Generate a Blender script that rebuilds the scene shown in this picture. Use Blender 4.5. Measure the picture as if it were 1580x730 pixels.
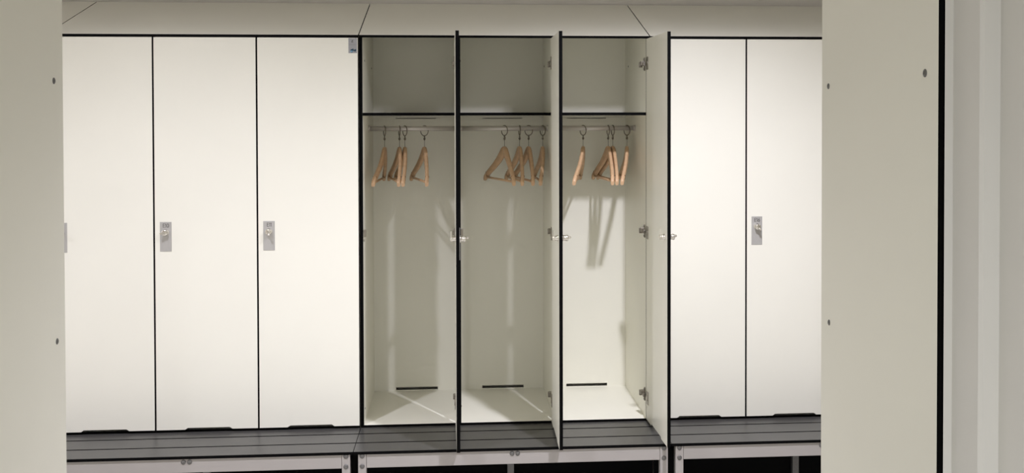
import bpy, bmesh, math, random
from mathutils import Vector, Matrix

# ------------------------------------------------------------------ clean
for o in list(bpy.data.objects):
    bpy.data.objects.remove(o, do_unlink=True)
scene = bpy.context.scene
COL = scene.collection

# ------------------------------------------------------------------ camera
F_PX, PPX, PPY = 1655.38, 836.72, 211.70
cam_d = bpy.data.cameras.new('camera')
cam = bpy.data.objects.new('camera', cam_d)
COL.objects.link(cam)
cam_d.sensor_fit = 'HORIZONTAL'
cam_d.sensor_width = 36.0
cam_d.lens = F_PX * 36.0 / 1580.0
cam_d.shift_x = (790.0 - PPX) / 1580.0
cam_d.shift_y = (PPY - 365.0) / 1580.0
cam_d.clip_start = 0.02
yaw, pitch, roll = 0.079, -0.0183, -0.0019
rt = Vector((math.cos(yaw), -math.sin(yaw), 0))
fw = Vector((math.sin(yaw), math.cos(yaw), 0))
up = Vector((0, 0, 1))
fw, up = math.cos(pitch) * fw + math.sin(pitch) * up, math.cos(pitch) * up - math.sin(pitch) * fw
rt, up = math.cos(roll) * rt + math.sin(roll) * up, math.cos(roll) * up - math.sin(roll) * rt
m = Matrix((rt, up, -fw)).transposed().to_4x4()
m.translation = Vector((0.3911, -4.3373, 1.6862))
cam.matrix_world = m
scene.camera = cam

# ------------------------------------------------------------------ light and exposure
world = bpy.data.worlds.new('world')
scene.world = world
world.use_nodes = True
world.node_tree.nodes['Background'].inputs[0].default_value = (0.9, 0.93, 1.0, 1)
world.node_tree.nodes['Background'].inputs[1].default_value = 0.02
scene.view_settings.view_transform = 'Standard'
scene.view_settings.look = 'None'
scene.view_settings.gamma = 1.0
scene.view_settings.use_curve_mapping = False
scene.view_settings.exposure = 0.03

CEIL = 2.77
WARM = (0.872, 0.864, 1.0)
COOL = (0.90, 0.92, 1.0)
# (x, y, watts, colour, beam angle, tilt towards the lockers)
DOWNLIGHTS = [(-3.05, -1.42, 155, WARM, 141, 5), (-0.74, -1.42, 132, WARM, 141, 5),
              (1.17, -1.42, 250, WARM, 141, 5), (3.45, -1.42, 20, WARM, 141, 5),
              (0.15, -5.10, 240, COOL, 165, 0)]  # lobby entry: unseen fill lamp added to brighten near panels and door frame

# ------------------------------------------------------------------ materials
def nodes_of(name):
    mt = bpy.data.materials.new(name)
    mt.use_nodes = True
    nt = mt.node_tree
    return mt, nt, nt.nodes['Principled BSDF']

def lin(c):
    return tuple(((v / 255.0) / 12.92 if v / 255.0 <= 0.04045 else ((v / 255.0 + 0.055) / 1.055) ** 2.4) for v in c)

def mat(name, rgb, rough=0.5, metal=0.0, var=0.03, scale=8.0, bump=0.0, bscale=400.0, spec=0.5, coords='Object', stretch=(1, 1, 1)):
    mt, nt, b = nodes_of(name)
    c = lin(rgb)
    tc = nt.nodes.new('ShaderNodeTexCoord')
    mp = nt.nodes.new('ShaderNodeMapping')
    mp.inputs['Scale'].default_value = stretch
    nt.links.new(tc.outputs[coords], mp.inputs['Vector'])
    nz = nt.nodes.new('ShaderNodeTexNoise')
    nz.inputs['Scale'].default_value = scale
    nz.inputs['Detail'].default_value = 5
    nt.links.new(mp.outputs['Vector'], nz.inputs['Vector'])
    rp = nt.nodes.new('ShaderNodeValToRGB')
    rp.color_ramp.elements[0].position = 0.3
    rp.color_ramp.elements[1].position = 0.7
    rp.color_ramp.elements[0].color = tuple(v * (1 - var) for v in c) + (1,)
    rp.color_ramp.elements[1].color = tuple(min(1, v * (1 + var)) for v in c) + (1,)
    nt.links.new(nz.outputs['Fac'], rp.inputs['Fac'])
    nt.links.new(rp.outputs['Color'], b.inputs['Base Color'])
    b.inputs['Roughness'].default_value = rough
    b.inputs['Metallic'].default_value = metal
    b.inputs['Specular IOR Level'].default_value = spec
    if bump:
        n2 = nt.nodes.new('ShaderNodeTexNoise')
        n2.inputs['Scale'].default_value = bscale
        nt.links.new(mp.outputs['Vector'], n2.inputs['Vector'])
        bp = nt.nodes.new('ShaderNodeBump')
        bp.inputs['Strength'].default_value = bump
        bp.inputs['Distance'].default_value = 0.001
        nt.links.new(n2.outputs['Fac'], bp.inputs['Height'])
        nt.links.new(bp.outputs['Normal'], b.inputs['Normal'])
    return mt

M = {
    'white': mat('white_laminate', (240, 238, 223), 0.38, var=0.012, scale=3, bump=0.06, bscale=500),
    'core': mat('black_laminate_core', (5, 5, 5), 0.6, var=0.1, scale=30, spec=0.06),
    'plank': mat('dark_grey_bench_laminate', (72, 71, 68), 0.34, var=0.05, scale=25, bump=0.10, bscale=600),
    'alu': mat('painted_aluminium', (163, 158, 152), 0.45, 0.0, var=0.02, scale=6, bump=0.05),
    'steel': mat('brushed_steel', (196, 191, 184), 0.36, 0.35, var=0.05, scale=40, stretch=(1, 1, 12)),
    'plate': mat('satin_lock_plate', (186, 184, 179), 0.42, 0.35, var=0.03, scale=60, stretch=(8, 1, 1)),
    'chrome': mat('chrome', (226, 222, 214), 0.12, 1.0, var=0.02, scale=20),
    'hinge': mat('nickel_hinge', (150, 144, 133), 0.34, 1.0, var=0.06, scale=60),
    'wire': mat('dark_nickel_wire', (128, 122, 110), 0.35, 1.0, var=0.06, scale=60),
    'bolt': mat('zinc_bolt', (112, 111, 108), 0.45, 0.6, var=0.08, scale=120),
    'wood': mat('pale_beech', (206, 170, 132), 0.42, var=0.10, scale=14, stretch=(1, 1, 5), bump=0.05, bscale=120),
    'groove': mat('hanger_groove', (120, 80, 48), 0.6, var=0.05),
    'ink': mat('dark_print', (78, 75, 71), 0.6, var=0.02),
    'sticker': mat('grey_sticker', (158, 158, 158), 0.4, var=0.02),
    'teal': mat('dark_teal_print', (28, 66, 84), 0.5, var=0.10, scale=90),
    'sky': mat('pale_blue_print', (120, 160, 185), 0.5, var=0.08, scale=90),
    'black': mat('black_panel', (5, 5, 5), 0.7, var=0.15, scale=12, spec=0.08),
    'wall': mat('painted_wall', (237, 233, 223), 0.8, var=0.012, scale=4, bump=0.12, bscale=220),
    'ceil': mat('painted_ceiling', (242, 240, 234), 0.85, var=0.012, scale=4, bump=0.1, bscale=200),
    'frame': mat('painted_steel_frame', (222, 220, 212), 0.5, var=0.015, scale=6, bump=0.05, bscale=200),
    'floor': mat('grey_vinyl_floor', (206, 203, 193), 0.45, var=0.08, scale=40, bump=0.05, bscale=300),
    'trim': mat('white_lamp_trim', (230, 228, 222), 0.4, var=0.01),
}
def lens_mat(name, col, strength):
    mt, nt, b = nodes_of(name)
    b.inputs['Emission Color'].default_value = col + (1,)
    b.inputs['Emission Strength'].default_value = strength
    b.inputs['Base Color'].default_value = (0.9, 0.9, 0.88, 1)
    return mt
M['lens_warm'] = lens_mat('lamp_lens_warm', WARM, 6.0)
M['lens_fill'] = lens_mat('fill_lamp_lens_cool', COOL, 6.0)

# ------------------------------------------------------------------ mesh helpers
def bx(bm, x0, x1, y0, y1, z0, z1, thin=None, fm=0, em=1):
    """box; with thin='x'/'y'/'z' the two large faces get material fm and the edges em"""
    v = [bm.verts.new(p) for p in ((x0, y0, z0), (x1, y0, z0), (x1, y1, z0), (x0, y1, z0),
                                   (x0, y0, z1), (x1, y0, z1), (x1, y1, z1), (x0, y1, z1))]
    for idx, ax in (((0, 3, 2, 1), 'z'), ((4, 5, 6, 7), 'z'), ((0, 1, 5, 4), 'y'),
                    ((2, 3, 7, 6), 'y'), ((1, 2, 6, 5), 'x'), ((3, 0, 4, 7), 'x')):
        f = bm.faces.new([v[i] for i in idx])
        f.material_index = fm if (thin is None or ax == thin) else em

def prism(bm, pts, a0, a1, axis, fm=0, em=1):
    """extrude a polygon. axis 'y': pts are (x,z); axis 'x': pts are (y,z); axis 'z': pts are (x,y)"""
    def P(p, a):
        return {'y': (p[0], a, p[1]), 'x': (a, p[0], p[1]), 'z': (p[0], p[1], a)}[axis]
    A = [bm.verts.new(P(p, a0)) for p in pts]
    B = [bm.verts.new(P(p, a1)) for p in pts]
    n = len(pts)
    f = bm.faces.new(A); f.material_index = fm
    f = bm.faces.new(list(reversed(B))); f.material_index = fm
    for i in range(n):
        q = bm.faces.new((A[i], B[i], B[(i + 1) % n], A[(i + 1) % n]))
        q.material_index = em

def cyl(bm, p, axis, r, h, seg=20, mi=0, r2=None, smooth=True):
    """cylinder or cone starting at p and going h along axis vector"""
    ax = Vector(axis).normalized()
    t = Vector((0, 0, 1)) if abs(ax.z) < 0.9 else Vector((1, 0, 0))
    a = ax.cross(t).normalized(); b = ax.cross(a)
    p = Vector(p); r2 = r if r2 is None else r2
    A, B = [], []
    for i in range(seg):
        th = 2 * math.pi * i / seg
        d = a * math.cos(th) + b * math.sin(th)
        A.append(bm.verts.new(p + d * r)); B.append(bm.verts.new(p + ax * h + d * r2))
    f = bm.faces.new(A); f.material_index = mi
    f = bm.faces.new(B[::-1]); f.material_index = mi
    for i in range(seg):
        q = bm.faces.new((A[i], B[i], B[(i + 1) % seg], A[(i + 1) % seg]))
        q.material_index = mi; q.smooth = smooth

def lathe(bm, p, axis, prof, seg=20, mi=0):
    """prof: list of (r, h) along axis from p; closed at both ends"""
    ax = Vector(axis).normalized()
    t = Vector((0, 0, 1)) if abs(ax.z) < 0.9 else Vector((1, 0, 0))
    a = ax.cross(t).normalized(); b = ax.cross(a); p = Vector(p)
    rings = []
    for r, h in prof:
        rings.append([bm.verts.new(p + ax * h + (a * math.cos(2 * math.pi * i / seg) + b * math.sin(2 * math.pi * i / seg)) * max(r, 1e-5)) for i in range(seg)])
    for k in range(len(rings) - 1):
        for i in range(seg):
            q = bm.faces.new((rings[k][i], rings[k + 1][i], rings[k + 1][(i + 1) % seg], rings[k][(i + 1) % seg]))
            q.material_index = mi; q.smooth = True
    f = bm.faces.new(rings[0]); f.material_index = mi
    f = bm.faces.new(rings[-1][::-1]); f.material_index = mi

def tube(bm, pts, r, seg=8, mi=0, closed=False):
    pts = [Vector(p) for p in pts]
    n = len(pts); rings = []
    prev = None
    for i in range(n):
        if closed:
            d = pts[(i + 1) % n] - pts[i - 1]
        else:
            d = pts[min(i + 1, n - 1)] - pts[max(i - 1, 0)]
        d.normalize()
        if prev is None:
            t = Vector((0, 0, 1)) if abs(d.z) < 0.9 else Vector((1, 0, 0))
            a = d.cross(t).normalized()
        else:
            a = (prev - d * prev.dot(d)).normalized()
        prev = a
        b = d.cross(a)
        rr = r[i] if isinstance(r, (list, tuple)) else r
        rings.append([bm.verts.new(pts[i] + (a * math.cos(2 * math.pi * k / seg) + b * math.sin(2 * math.pi * k / seg)) * rr) for k in range(seg)])
    for i in range(n if closed else n - 1):
        A, B = rings[i], rings[(i + 1) % n]
        for k in range(seg):
            q = bm.faces.new((A[k], A[(k + 1) % seg], B[(k + 1) % seg], B[k])); q.smooth = True; q.material_index = mi
    if not closed:
        f = bm.faces.new(rings[0]); f.material_index = mi
        f = bm.faces.new(rings[-1][::-1]); f.material_index = mi

def obj(name, bm, mats, parent=None, loc=None, rotz=0.0, bevel=0.0):
    bmesh.ops.recalc_face_normals(bm, faces=bm.faces)
    me = bpy.data.meshes.new(name)
    bm.to_mesh(me); bm.free()
    for mm in (mats if isinstance(mats, (list, tuple)) else [mats]):
        me.materials.append(M[mm])
    o = bpy.data.objects.new(name, me)
    COL.objects.link(o)
    if parent: o.parent = parent
    if loc: o.location = loc
    o.rotation_euler = (0, 0, rotz)
    if bevel:
        md = o.modifiers.new('bevel', 'BEVEL'); md.width = bevel; md.segments = 2; md.limit_method = 'ANGLE'
    return o

def inst(src, name, parent, loc, rotz=0.0):
    o = bpy.data.objects.new(name, src.data)
    COL.objects.link(o)
    o.parent = parent; o.location = loc; o.rotation_euler = (0, 0, rotz)
    for md in src.modifiers:
        n = o.modifiers.new(md.name, md.type); n.width = md.width; n.segments = md.segments; n.limit_method = md.limit_method
    return o

def thing(name, label, cat, loc=(0, 0, 0), rotz=0.0, group=None):
    o = bpy.data.objects.new(name, None)
    o.empty_display_size = 0.1
    COL.objects.link(o)
    o.location = loc; o.rotation_euler = (0, 0, rotz)
    o['label'] = label; o['category'] = cat
    if group: o['group'] = group
    return o

def struct(name, bm, mats, label=None):
    o = obj(name, bm, mats)
    o['kind'] = 'structure'
    if label: o['label'] = label
    return o

B = bmesh.new

# ------------------------------------------------------------------ room shell
X0, X1, Y0, Y1 = -3.6, 4.0, -6.2, 0.60
bm = B(); bx(bm, X0, X1, Y0, Y1, -0.1, 0.0); struct('floor', bm, 'floor', 'grey vinyl floor of the changing room')
bm = B(); bx(bm, X0, X1, Y0, Y1, CEIL, CEIL + 0.1); struct('ceiling', bm, 'ceil', 'flat off-white ceiling above the lockers')
bm = B(); bx(bm, X0, X1, Y1, Y1 + 0.1, 0, CEIL); struct('wall_back', bm, 'wall', 'pale wall rising above the sloped locker tops')
bm = B(); bx(bm, X0 - 0.1, X0, Y0, Y1, 0, CEIL); struct('wall_left', bm, 'wall', 'pale painted side wall')
bm = B(); bx(bm, X1, X1 + 0.1, Y0, Y1, 0, CEIL); struct('wall_right', bm, 'wall', 'pale painted side wall')
bm = B(); bx(bm, X0, X1, Y0 - 0.1, Y0, 0, CEIL); struct('wall_rear', bm, 'wall', 'pale painted wall of the lobby')
# wall with the wide doorway that the view passes through
bm = B()
bx(bm, 1.145, X1, -3.059, -2.915, 0, CEIL)
bx(bm, X0, -0.50, -3.059, -2.915, 0, CEIL)
bx(bm, -0.50, 1.145, -3.059, -2.915, 2.32, CEIL)
struct('wall_front', bm, 'wall', 'pale wall with a wide doorway')
# stepped steel frame of the doorway
bm = B()
for s, xo in ((1, 0.0), (-1, 0.645)):
    pts = [(1.0586, -2.9115), (1.0706, -2.9115), (1.0706, -2.9856), (1.0755, -2.9905), (1.0966, -2.9905), (1.0966, -3.060), (1.1449, -3.060), (1.1449, -2.9105), (1.0640, -2.9105)]
    pts = [(x, y) if s == 1 else (xo - x, y) for x, y in pts]
    prism(bm, pts, 0.0, 2.32, 'z', 0, 0)
o = struct('door_1', bm, 'frame', 'stepped off-white steel frame of the doorway')

# ------------------------------------------------------------------ recessed downlights, the lobby one an added fill lamp
for k, (x, y, wts, colr, ang, tilt) in enumerate(DOWNLIGHTS):
    lab = 'round recessed ceiling downlight ' + ('over the aisle, far end beyond the unit with E10', 'over the aisle in front of lockers E10 and E11',
                                                 'over the aisle in front of the open locker unit', 'over the aisle, far end beyond locker E16', 'added in the lobby behind the doorway as unseen fill light')[k]
    t = thing('downlight', lab, 'ceiling light', (x, y, CEIL), group='ceiling downlights' if k < 4 else None)
    bm = B(); n = 28
    ra, rb = [], []
    for (r, z) in ((0.085, 0.0), (0.085, -0.006), (0.062, -0.006), (0.060, -0.001)):
        ra.append([bm.verts.new((r * math.cos(2 * math.pi * i / n), r * math.sin(2 * math.pi * i / n), z)) for i in range(n)])
    for q in range(3):
        for i in range(n):
            bm.faces.new((ra[q][i], ra[q][(i + 1) % n], ra[q + 1][(i + 1) % n], ra[q + 1][i]))
    obj('trim_ring', bm, 'trim', t)
    bm = B(); cyl(bm, (0, 0, -0.0005), (0, 0, -1), 0.060, 0.001, 28)
    obj('lens', bm, 'lens_warm' if k < 4 else 'lens_fill', t)
    ld = bpy.data.lights.new('downlight_lamp', 'SPOT')
    ld.energy = wts; ld.color = colr
    ld.spot_size = math.radians(ang); ld.spot_blend = 1.0
    ld.shadow_soft_size = 0.042
    lo = bpy.data.objects.new('downlight_lamp', ld)
    COL.objects.link(lo); lo.parent = t; lo.location = (0, 0, -0.056)
    lo.rotation_euler = (math.radians(tilt), 0, 0)

# ------------------------------------------------------------------ lockers
ZB, ZT = 0.450, 2.0165       # floor of the lockers, top of the roof's front edge
T = 0.013                   # laminate thickness
DEP = 0.535                 # inside depth
SL = (2.203 - 2.0165) / 0.585
TR = 0.010                  # roof thickness   # slope of the roof
def roofz(y): return ZT + SL * (y + 0.015)

def grid_panel(bm, xs, zs, holes, y0, y1):
    """flat panel in XZ made of one skin with slots cut through"""
    xs = sorted(set(xs + [h[0] for h in holes] + [h[1] for h in holes]))
    zs = sorted(set(zs + [h[2] for h in holes] + [h[3] for h in holes]))
    nx, nz = len(xs), len(zs)
    def hole(i, j):
        if i < 0 or j < 0 or i >= nx - 1 or j >= nz - 1: return True
        cx, cz = (xs[i] + xs[i + 1]) / 2, (zs[j] + zs[j + 1]) / 2
        return any(h[0] < cx < h[1] and h[2] < cz < h[3] for h in holes)
    vf = {}; vb = {}
    def V(d, i, j, y):
        if (i, j) not in d: d[(i, j)] = bm.verts.new((xs[i], y, zs[j]))
        return d[(i, j)]
    for i in range(nx - 1):
        for j in range(nz - 1):
            if hole(i, j): continue
            c = ((i, j), (i + 1, j), (i + 1, j + 1), (i, j + 1))
            f = bm.faces.new([V(vf, a, b, y0) for a, b in c]); f.material_index = 0
            f = bm.faces.new([V(vb, a, b, y1) for a, b in reversed(c)]); f.material_index = 0
            for e, (di, dj) in enumerate(((0, -1), (1, 0), (0, 1), (-1, 0))):
                if hole(i + di, j + dj):
                    a, b = c[e], c[(e + 1) % 4]
                    q = bm.faces.new((V(vf, *a, y0), V(vb, *a, y1), V(vb, *b, y1), V(vf, *b, y0)))
                    q.material_index = 1

# number glyphs as flat strokes (unit: glyph height 1)
def arc(cx, cz, rx, rz, a0, a1, n=14):
    return [(cx + rx * math.cos(math.radians(a0 + (a1 - a0) * i / n)), cz + rz * math.sin(math.radians(a0 + (a1 - a0) * i / n))) for i in range(n + 1)]
GLYPH = {
    'E': (0.50, [[(0.46, 1), (0.04, 1), (0.04, 0), (0.46, 0)], [(0.04, 0.52), (0.42, 0.52)]]),
    '1': (0.26, [[(0.02, 0.86), (0.17, 1), (0.17, 0)]]),
    '0': (0.60, [arc(0.31, 0.5, 0.27, 0.5, 0, 360, 28)]),
    '6': (0.58, [arc(0.30, 0.31, 0.27, 0.30, 0, 360, 22), [(0.42, 1.0), (0.07, 0.45)]]),
}
def stroke(bm, pts, w, x, y, z, s):
    pts = [Vector((x + p[0] * s, 0, z + p[1] * s)) for p in pts]
    closed = (pts[0] - pts[-1]).length < 1e-6
    for i in range(len(pts) - 1):
        a, b = pts[i], pts[i + 1]
        d = (b - a).normalized(); n = Vector((-d.z, 0, d.x)) * w / 2
        e = d * w / 2
        q = [a - e + n, b + e + n, b + e - n, a - e - n]
        A = [bm.verts.new((p.x, y, p.z)) for p in q]; C = [bm.verts.new((p.x, y - 0.0004, p.z)) for p in q]
        bm.faces.new(A); bm.faces.new(C[::-1])
        for k in range(4): bm.faces.new((A[k], C[k], C[(k + 1) % 4], A[(k + 1) % 4]))
def number_mesh(txt, cx, y, z, h):
    bm = B(); sp = 0.14
    tot = sum(GLYPH[c][0] for c in txt) + sp * (len(txt) - 1)
    x = cx - tot * h / 2
    for c in txt:
        wd, st = GLYPH[c]
        for k, s in enumerate(st): stroke(bm, s, 0.0017, x, y - 0.00005 * k, z, h)
        x += (wd + sp) * h
    return bm

SRC = {}
def screw_mesh():
    if 'screw' not in SRC:
        bm = B(); lathe(bm, (0, 0, 0), (0, -1, 0), [(0.0042, 0), (0.0042, 0.0006), (0.0034, 0.0014), (0.0016, 0.0015), (0.0014, 0.0007)], 14)
        me = bpy.data.meshes.new('screw'); bmesh.ops.recalc_face_normals(bm, faces=bm.faces); bm.to_mesh(me); bm.free(); me.materials.append(M['bolt'])
        SRC['screw'] = me
    return SRC['screw']
def screw(parent, loc, rotz):
    o = bpy.data.objects.new('screw', screw_mesh()); COL.objects.link(o); o.parent = parent
    o.location = loc; o.rotation_euler = (0, 0, rotz)
    return o

def make_door(unit, w, x_hinge, number=None, angle=0.0, y_hinge=-0.0015, knob_turn=0.0, sticker=False):
    """local frame: hinge line at x=0, leaf runs to -x, outer face at y=-T"""
    h = ZT - TR - 0.0015 - ZB - 0.003
    z0 = ZB + 0.003
    nc, nw = -w / 2 + 0.005, 0.092
    pts = [(0, 0), (nc + nw, 0), (nc + nw - 0.010, 0.007), (nc - nw + 0.010, 0.007), (nc - nw, 0), (-w, 0), (-w, h), (0, h)]
    bm = B(); prism(bm, pts, 0.0, -T, 'y', 0, 1)
    d = obj('door', bm, ['white', 'core'], unit, (x_hinge, y_hinge, z0), angle)
    # lock plate on the outer face, number and turning knob on it
    px0 = -w + 0.019; pc = px0 + 0.0225
    bm = B(); bx(bm, px0, px0 + 0.045, -T - 0.0015, -T, 0.708, 0.825)
    p = obj('lock_plate', bm, 'plate', d, bevel=0.0008)
    if number:
        bm = number_mesh(number, pc + 0.001, -T - 0.0015, 0.8035, 0.0135)
        obj('number', bm, 'ink', d)
    bm = B()
    lathe(bm, (pc, -T - 0.0015, 0.783), (0, -1, 0), [(0.013, 0), (0.013, 0.003), (0.0105, 0.004), (0.0105, 0.013), (0.012, 0.015), (0.012, 0.020), (0.010, 0.0225), (0.004, 0.0228)], 22)
    ca, sa = math.cos(knob_turn), math.sin(knob_turn)
    # wing of the turning knob, a padlock lug
    tube(bm, [(pc - ca * 0.004, -T - 0.020, 0.783 - sa * 0.004), (pc + ca * 0.007, -T - 0.024, 0.783 + sa * 0.007), (pc + ca * 0.012, -T - 0.031, 0.783 + sa * 0.012)], [0.0045, 0.0042, 0.0034], 10)
    lathe(bm, (pc + ca * 0.011, -T - 0.031, 0.783 + sa * 0.011), (0, -1, 0), [(0.001, -0.005), (0.0045, -0.003), (0.0052, 0.0), (0.0045, 0.003), (0.001, 0.005)], 12)
    obj('lock_knob', bm, 'chrome', d)
    # cam on the inner face
    bm = B()
    lathe(bm, (pc, 0, 0.783), (0, 1, 0), [(0.0115, 0), (0.0115, 0.004), (0.009, 0.005), (0.009, 0.016), (0.0105, 0.018), (0.007, 0.022)], 18)
    bx(bm, pc - 0.006, pc + 0.006, 0.0165, 0.0195, 0.783 - 0.004, 0.783 + 0.030)
    obj('lock_cam', bm, 'chrome', d)
    # hinge cups let into the inner face
    for hz in (0.0925, 0.766, 1.452):
        bm = B(); bx(bm, -0.040, -0.012, 0.0, 0.0025, hz - 0.026, hz + 0.026); cyl(bm, (-0.026, 0.0, hz), (0, 1, 0), 0.0125, 0.004, 16)
        obj('hinge_cup', bm, 'hinge', d, bevel=0.0008)
    if sticker:
        bm = B(); bx(bm, -0.0365, -0.0025, -T - 0.0006, -T, h - 0.0610, h - 0.0015)
        obj('sticker', bm, 'sticker', d)
        yy = -T - 0.0010
        bm = B(); zt = h - 0.0015
        for q in ([(-0.0255, -0.0125), (-0.0185, -0.0065), (-0.0185, -0.0130)], [(-0.0250, -0.0135), (-0.0205, -0.0145), (-0.0230, -0.0185)],
                  [(-0.0195, -0.0140), (-0.0172, -0.0170), (-0.0205, -0.0190)]):
            prism(bm, [(x, zt + z) for x, z in q], -T - 0.0006, yy, 'y', 0, 0)
        bx(bm, -0.0340, -0.0060, yy, -T - 0.0006, zt - 0.0262, zt - 0.0257)
        obj('sticker_symbol', bm, 'ink', d)
        bm = B()
        prism(bm, [(-0.0290 + 0.0, zt - 0.0520), (-0.0255, zt - 0.0575), (-0.0200, zt - 0.0560), (-0.0165, zt - 0.0500), (-0.0100, zt - 0.0540), (-0.0060, zt - 0.0505), (-0.0065, zt - 0.0440), (-0.0110, zt - 0.0445), (-0.0155, zt - 0.0470), (-0.0175, zt - 0.0410), (-0.0225, zt - 0.0435), (-0.0280, zt - 0.0450)], -T - 0.0006, yy, 'y', 0, 0)
        obj('sticker_symbol', bm, 'teal', d)
        bm = B(); prism(bm, [(-0.0245 + 0.006 * math.cos(a * 0.628), zt - 0.0525 + 0.003 * math.sin(a * 0.628)) for a in range(10)], -T - 0.0008, -T - 0.0013, 'y', 0, 0)
        obj('sticker_symbol', bm, 'sky', d)
    return d

def make_hinge(unit, x, z):
    """mounting plate and arm screwed to the compartment side, x = face of the side"""
    bm = B()
    bx(bm, x - 0.0045, x, 0.015, 0.027, z - 0.027, z + 0.027)
    bx(bm, x - 0.0170, x - 0.0020, 0.020, 0.046, z - 0.0045, z + 0.013)
    bx(bm, x - 0.0200, x - 0.0060, 0.044, 0.054, z - 0.012, z + 0.010)
    bx(bm, x - 0.0120, x - 0.0030, -0.006, 0.022, z - 0.007, z + 0.007)
    o = obj('hinge', bm, 'hinge', unit, bevel=0.0010)
    for dz in (-0.020, 0.020):
        screw(o, (x - 0.0045, 0.021, z + dz), -math.pi / 2)
    return o

def make_unit(label, x0, w, walls, doors, group):
    """carcass with three compartments. walls: x of left faces of the four uprights (relative)"""
    u = thing('locker_unit', label, 'locker', (x0, 0, 0), group=group)
    # uprights
    for i, wx in enumerate(walls):
        bm = B()
        y0, y1 = 0.0, DEP + 0.0
        prism(bm, [(y0, ZB - T), (y1, ZB - T), (y1, roofz(y1) - TR - 0.0004), (y0, roofz(y0) - TR - 0.0004)], wx, wx + T, 'x', 0, 1)
        obj('side_panel' if i in (0, 3) else 'partition', bm, ['white', 'core'], u)
    # floor, shelf and slots in back
    for i in range(3):
        a, b = walls[i] + T, walls[i + 1]
        bm = B(); bx(bm, a, b, 0.0, DEP, ZB - T, ZB, 'z'); obj('floor_panel', bm, ['white', 'core'], u)
        bm = B(); bx(bm, a, b, 0.002, DEP - 0.012, 1.6945, 1.7065, 'z'); obj('shelf', bm, ['white', 'core'], u)
    holes = []
    for i in range(3):
        c = (walls[i] + walls[i + 1] + T) / 2 + 0.003
        holes += [(c - 0.094, c + 0.094, ZB + 0.004, ZB + 0.016), (c - 0.090, c + 0.090, 1.6815, 1.6850)]
    bm = B(); grid_panel(bm, [0.0, w], [ZB - T, roofz(DEP + 0.01) - 0.016], holes, DEP, DEP + 0.010)
    obj('back_panel', bm, ['white', 'core'], u)
    # roof
    bm = B(); g = 0.0020
    z0, z1 = roofz(-0.015), roofz(0.570)
    prism(bm, [(-0.015, z0 - TR), (0.570, z1 - TR), (0.570, z1), (-0.015, z0)], g, w - g, 'x', 0, 1)
    bm.faces.ensure_lookup_table()
    for f in bm.faces:
        f.normal_update()
        f.material_index = 0 if abs(f.normal.z) > 0.5 else 1
    obj('roof_panel', bm, ['white', 'core'], u)
    # clothes rail on end cups
    for i in range(3):
        a, b = walls[i] + T, walls[i + 1]
        bm = B(); cyl(bm, (a + 0.001, 0.27, 1.640), (1, 0, 0), 0.0105, b - a - 0.002, 20)
        r = obj('clothes_rail', bm, 'steel', u)
        for xx, dr in ((a, 1), (b, -1)):
            bm = B(); lathe(bm, (xx, 0.27, 1.640), (dr, 0, 0), [(0.0135, 0), (0.0135, 0.002), (0.0118, 0.003), (0.0118, 0.009)], 20)
            obj('rail_cup', bm, 'steel', r)
    # hinges, strikers
    for i in range(3):
        for z in (0.546, 1.219, 1.904):
            make_hinge(u, walls[i + 1], z)
        xx = walls[i] + T
        bm = B(); bx(bm, xx, xx + 0.010, 0.006, 0.024, 1.208, 1.236); bx(bm, xx, xx + 0.003, 0.012, 0.020, 1.188, 1.198)
        obj('lock_striker', bm, 'hinge', u, bevel=0.001)
        for z, y in ((0.505, 0.05), (1.92, 0.10), (1.905, 0.45)):
            screw(u, (xx, y, z), math.pi / 2)
        for y, z in ((0.45, 1.915),):
            screw(u, (walls[i + 1], y, z), -math.pi / 2)
    # doors
    for d in doors:
        make_door(u, **d)
    return u

GRP = 'locker units in a row along the wall'
def closed_doors(w, nums, turns=(0, 0, 0), stick=False):
    p = w / 3
    return [dict(w=p - (0.0068 if i else 0.0078), x_hinge=p * (i + 1) - 0.0034, number=nums[i], knob_turn=turns[i], sticker=(stick and i == 2)) for i in range(3)]
def even(w): return [0.001, w / 3 - T / 2, 2 * w / 3 - T / 2, w - T - 0.001]

make_unit('closed white three-door locker unit with number plates E10 and E11 and a small grey sticker', -1.2, 1.2, even(1.2),
          closed_doors(1.2, (None, 'E10', 'E11'), (0.0, math.pi * 1.03, -1.2), True), GRP)
make_unit('white three-door locker unit with all doors standing open, wooden hangers on its rails', 0.0, 1.173, [0.0005, 0.3905, 0.7800, 1.1595],
          [dict(w=0.380, x_hinge=0.3800, angle=math.radians(90.75), y_hinge=-0.020, knob_turn=0.3),
           dict(w=0.380, x_hinge=0.7680, angle=math.radians(89.5), y_hinge=-0.020, knob_turn=0.1),
           dict(w=0.380, x_hinge=1.1575, angle=math.radians(91.75), y_hinge=-0.020, knob_turn=0.2)], GRP)
make_unit('closed white three-door locker unit with number plate E16', 1.173, 1.2, even(1.2),
          closed_doors(1.2, (None, 'E16', None), (0.0, -1.0, 0.0)), GRP)
make_unit('closed white locker unit adjoining the one holding E10 and E11', -2.4, 1.2, even(1.2),
          closed_doors(1.2, (None, None, None)), GRP)

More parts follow.
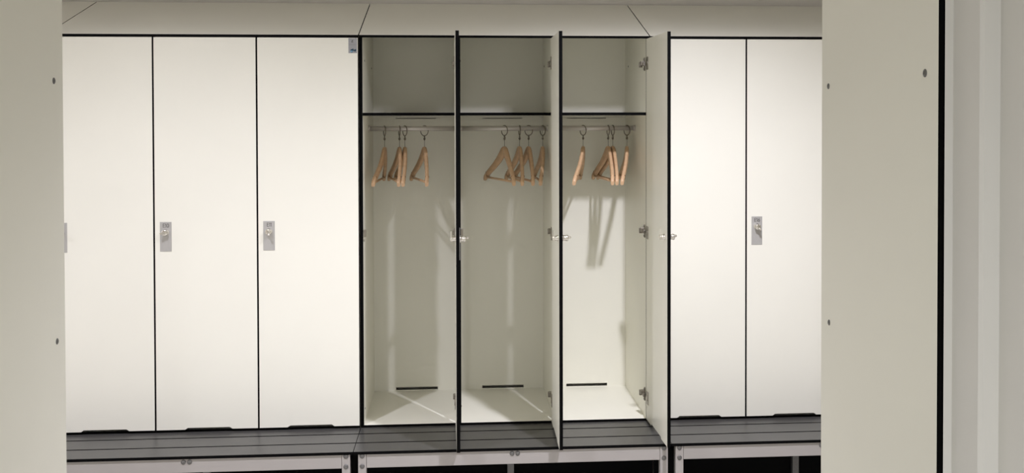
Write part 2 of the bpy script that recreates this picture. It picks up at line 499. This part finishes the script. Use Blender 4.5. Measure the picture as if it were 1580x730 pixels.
# ------------------------------------------------------------------ benches under the lockers
BZ = 0.441
def make_bench(label, x0, x1, lx0, lx1, rail_bolts, post):
    w = x1 - x0
    u = thing('bench', label, 'bench', (x0, 0, 0), group='bench frames under the lockers')
    ys = [-0.320, -0.2045, -0.0865, -0.0165]
    for i in range(3):
        ya, yb = ys[i], (ys[i + 1] - 0.0038 if i < 2 else -0.0005)
        c = 0.0032                                # chamfered edges show the black core
        bm = B()
        prism(bm, [(ya, BZ - 0.010), (yb, BZ - 0.010), (yb, BZ - c * 0.6), (yb - c, BZ), (ya + c, BZ), (ya, BZ - c * 0.6)], 0.0012, w - 0.0012, 'x', 1, 1)
        for f in bm.faces:
            f.normal_update()
            if abs(f.normal.z) > 0.95: f.material_index = 0
        obj('plank', bm, ['plank', 'core'], u)
    # front rail and legs
    la0, la1 = lx0 - x0, lx1 - x0
    bm = B(); bx(bm, la0 + 0.031, la1 - 0.031, -0.3145, -0.285, 0.379, BZ - 0.0105)
    obj('front_rail', bm, 'alu', u, bevel=0.001)
    for a in (la0, la1 - 0.030):
        bm = B(); bx(bm, a, a + 0.030, -0.3160, -0.284, 0.004, BZ - 0.0105)
        lg = obj('leg', bm, 'alu', u, bevel=0.001)
        bm = B(); cyl(bm, (a + 0.015, -0.291, 0), (0, 0, 1), 0.016, 0.004, 16); obj('foot', bm, 'core', lg)
        for z in (0.386, 0.4245):
            bm = B(); lathe(bm, (a + 0.015, -0.3160, z), (0, -1, 0), [(0.0090, 0), (0.0090, 0.0012), (0.0070, 0.0030), (0.0030, 0.0033)], 18)
            obj('bolt', bm, 'bolt', lg)
        bm = B(); bx(bm, a + 0.002, a + 0.028, -0.283, 0.46, 0.385, BZ - 0.0135)
        obj('cross_rail', bm, 'black', u)
        bm = B(); bx(bm, a, a + 0.030, 0.46, 0.49, 0.004, ZB - T - 0.0005)
        obj('rear_leg', bm, 'black', u)
    for bxx in rail_bolts:
        bm = B(); lathe(bm, (bxx - x0, -0.3145, 0.4190), (0, -1, 0), [(0.0090, 0), (0.0090, 0.0012), (0.0070, 0.0030), (0.0030, 0.0033)], 18)
        obj('bolt', bm, 'bolt', u)
    bm = B(); bx(bm, post - x0 - 0.013, post - x0 + 0.013, 0.035, 0.060, 0.004, BZ - 0.0135)
    obj('support_post', bm, 'bolt', u)
    bm = B(); bx(bm, 0.004, w - 0.004, 0.0605, 0.072, 0.004, BZ - 0.0165)  # black sheet added so the space under the bench stays dark
    obj('shade_panel', bm, 'black', u)
    bm = B(); bx(bm, 0.001, w - 0.001, 0.075, 0.45, BZ - 0.0130, ZB - T - 0.0005)
    obj('bearer_board', bm, 'black', u)
    return u
make_bench('dark grey plank bench under the closed lockers E10 and E11', -1.2, 0.0, -1.186, -0.012, (-0.619, -0.597), -0.617)
make_bench('dark grey plank bench under the unit with open doors', 0.0, 1.2025, 0.018, 1.188, (0.593, 0.614), 0.605)
make_bench('dark grey plank bench under the closed locker E16', 1.2025, 2.373, 1.218, 2.358, (1.788, 1.809), 1.800)
make_bench('dark grey plank bench beside the one under E10, hidden by the near locker side', -2.4, -1.2, -2.386, -1.214, (-1.81, -1.79), -1.80)

# ------------------------------------------------------------------ locker cabinets flanking the doorway (their sides frame the view)
def near_cabinet(label, xi, dirx, yb, yf, screws, zt=2.05):
    """xi: x of the face towards the passage, dirx: +1 body lies to +x, -1 to -x; yb rear, yf front"""
    u = thing('locker_cabinet', label, 'locker', (xi, 0, 0))
    def X(a, b): return (a, b) if dirx > 0 else (-b, -a)
    tt = 0.0115; w = 0.83
    bm = B(); bx(bm, *X(0, tt), yb, yf, 0.10, zt, 'x'); obj('side_panel', bm, ['white', 'core'], u)
    sp = u.children[0]
    bm = B(); bx(bm, *X(w - tt, w), yb, yf, 0.10, zt, 'x'); obj('side_panel', bm, ['white', 'core'], u)
    bm = B(); bx(bm, *X(tt, w - tt), yb + 0.010, yb + 0.020, 0.10, zt - tt, 'y'); obj('back_panel', bm, ['white', 'core'], u)
    bm = B(); bx(bm, *X(tt, w - tt), yb + 0.010, yf - 0.016, zt - tt, zt, 'z'); obj('roof_panel', bm, ['white', 'core'], u)
    bm = B(); bx(bm, *X(tt, w - tt), yb + 0.020, yf - 0.016, 0.10, 0.10 + tt, 'z'); obj('floor_panel', bm, ['white', 'core'], u)
    for k in range(2):
        a = tt + 0.002 + k * (w / 2 - tt); bm = B()
        bx(bm, *X(a, a + w / 2 - tt - 0.004), yf - 0.0145, yf - 0.0015, 0.115, zt - tt - 0.003, 'y'); obj('door', bm, ['white', 'core'], u)
    bm = B(); bx(bm, *X(0.02, w - 0.02), yb + 0.03, yf - 0.05, 0.0, 0.10); obj('plinth', bm, 'black', u)
    for (y, z, s) in screws:
        bm = B()
        lathe(bm, (0, 0, 0), (-dirx, 0, 0), [(0.0052 * s, 0.0), (0.0052 * s, 0.0006), (0.0040 * s, 0.0014), (0.0022 * s, 0.0014), (0.0018 * s, 0.0006)], 18)
        obj('screw', bm, 'bolt', sp, (0, y, z))
    return u
near_cabinet('tall white locker cabinet side with three screws, next to the stepped door frame', 1.0505, 1, -2.909, -2.437,
             [(-2.471, 1.741, 1.0), (-2.867, 1.748, 1.15), (-2.478, 1.320, 1.0)])
near_cabinet('tall white locker cabinet side with two dark screws, in front of the unit with E10', -0.28, -1, -2.909, -2.446,
             [(-2.487, 1.749, 1.05), (-2.484, 1.312, 1.0)])

# ------------------------------------------------------------------ coat hangers
HL = 0.205
def hanger_meshes():
    bow = lambda t: -0.026 * t ** 1.6          # arms curve towards one side
    # local frame: origin on rail axis, arms run along +-y, outline in z; wood top at z = -0.077
    def arm(sgn):
        bm = B(); rings = []
        prof = [  # t, z centre, half height, half thickness
            (0.00, -0.0985, 0.0215, 0.0078), (0.05, -0.0990, 0.0215, 0.0085), (0.12, -0.1065, 0.0215, 0.0085), (0.22, -0.1215, 0.0200, 0.0082), (0.36, -0.1410, 0.0175, 0.0080),
            (0.55, -0.1650, 0.0145, 0.0078), (0.75, -0.1880, 0.0125, 0.0078), (0.90, -0.2080, 0.0120, 0.0080), (0.97, -0.2200, 0.0115, 0.0080), (1.0, -0.2270, 0.0080, 0.0070)]
        for t, z, hh, ht in prof:
            y = sgn * t * HL; x = bow(t)
            tilt = 0.0 if t < 0.1 else 0.55
            ring = []
            for k in range(12):
                a = 2 * math.pi * k / 12
                ca, sa = math.cos(a), math.sin(a)
                cx = math.copysign(abs(ca) ** 0.6, ca) * ht; cz = math.copysign(abs(sa) ** 0.6, sa) * hh
                ring.append(bm.verts.new((x + cx, y + sgn * tilt * cz * 0.55, z + cz)))
            rings.append(ring)
        for i in range(len(rings) - 1):
            for k in range(12):
                q = bm.faces.new((rings[i][k], rings[i][(k + 1) % 12], rings[i + 1][(k + 1) % 12], rings[i + 1][k])); q.smooth = True
        bm.faces.new(rings[0]); bm.faces.new(rings[-1][::-1])
        return bm
    parts = {}
    parts['arm'] = [arm(1), arm(-1)]
    bm = B(); tube(bm, [(bow(0.93), -0.93 * HL, -0.2185), (bow(0.93) * 0.96, 0, -0.2185), (bow(0.93), 0.93 * HL, -0.2185)], 0.0050, 10)
    parts['trouser_bar'] = [bm]
    gs = []
    for s in (1, -1):
        bm = B()
        y, zc, xc = s * 0.865 * HL, -0.2035, bow(0.865)
        d = Vector((0, s * 0.83, -0.55)); nrm = Vector((0, s * 0.55, 0.83)); sd = Vector((1, 0, 0))
        c0 = Vector((xc, y, zc))
        v = [bm.verts.new(c0 + sd * a_ * 0.0081 + nrm * b_ * 0.0112 + d * c_ * 0.0012) for c_ in (-1, 1) for a_, b_ in ((-1, -1), (1, -1), (1, 1), (-1, 1))]
        for q in ((0, 1, 2, 3), (4, 7, 6, 5), (0, 4, 5, 1), (1, 5, 6, 2), (2, 6, 7, 3), (3, 7, 4, 0)): bm.faces.new([v[i_] for i_ in q])
        gs.append(bm)
    parts['groove'] = gs
    bm = B(); n = 26                            # ring round the rail, hook seat below it, pin into the wood
    tube(bm, [(0.0, 0.0175 * math.sin(2 * math.pi * i / n), -0.0095 + 0.0215 * math.cos(2 * math.pi * i / n)) for i in range(n)], 0.0020, 8, closed=True)
    parts['ring'] = [bm]
    bm = B()
    tube(bm, [(0, 0.0075 * math.cos(a), -0.0415 + 0.0075 * math.sin(a)) for a in [math.pi * (0.5 + 1.5 * i / 12) - math.pi * 0.25 for i in range(13)]], 0.0023, 8)
    lathe(bm, (0, 0, -0.0395), (0, 0, -1), [(0.002, 0), (0.0045, 0.002), (0.0045, 0.007), (0.0015, 0.010)], 12)
    tube(bm, [(0, 0, -0.046), (0, 0, -0.080)], 0.0009, 8)
    parts['hook_pin'] = [bm]
    return parts
HM = {'arm': 'wood', 'trouser_bar': 'wood', 'groove': 'groove', 'ring': 'wire', 'hook_pin': 'wire'}
#        x, turn, ring turn
HANGERS = [(0.082, -0.04, 0.35), (0.145, 0.16, 0.05), (0.168, 0.133, 0.45), (0.251, 0.198, 1.0), (0.593, 0.27, 0.5), (0.658, 0.12, 0.0), (0.697, 0.145, 1.0), (0.7575, 0.0, 0.6),
           (0.933, -0.178, 0.9), (1.042, 0.073, 0.1), (1.062, 0.065, 0.2), (1.124, -0.13, 0.8)]
ORD = ['first', 'second', 'third', 'fourth', 'fifth', 'sixth', 'seventh', 'eighth', 'ninth', 'tenth', 'eleventh', 'last']
proto = None
for i, (x, a, ra) in enumerate(HANGERS):
    t = thing('coat_hanger', 'pale wooden coat hanger, %s along the open rails counted from door E11' % ORD[i], 'coat hanger', (x, 0.27, 1.640), a, 'wooden hangers on the locker rails')
    if proto is None:
        proto = []
        for k, bms in hanger_meshes().items():
            for b_ in bms:
                o = obj(k, b_, HM[k], t)
                proto.append((k, o))
    else:
        for k, o in proto:
            c = o.copy(); COL.objects.link(c); c.parent = t
            if k == 'ring': c.rotation_euler = (0, 0, ra)
for k, o in proto:
    if k == 'ring': o.rotation_euler = (0, 0, HANGERS[0][2])
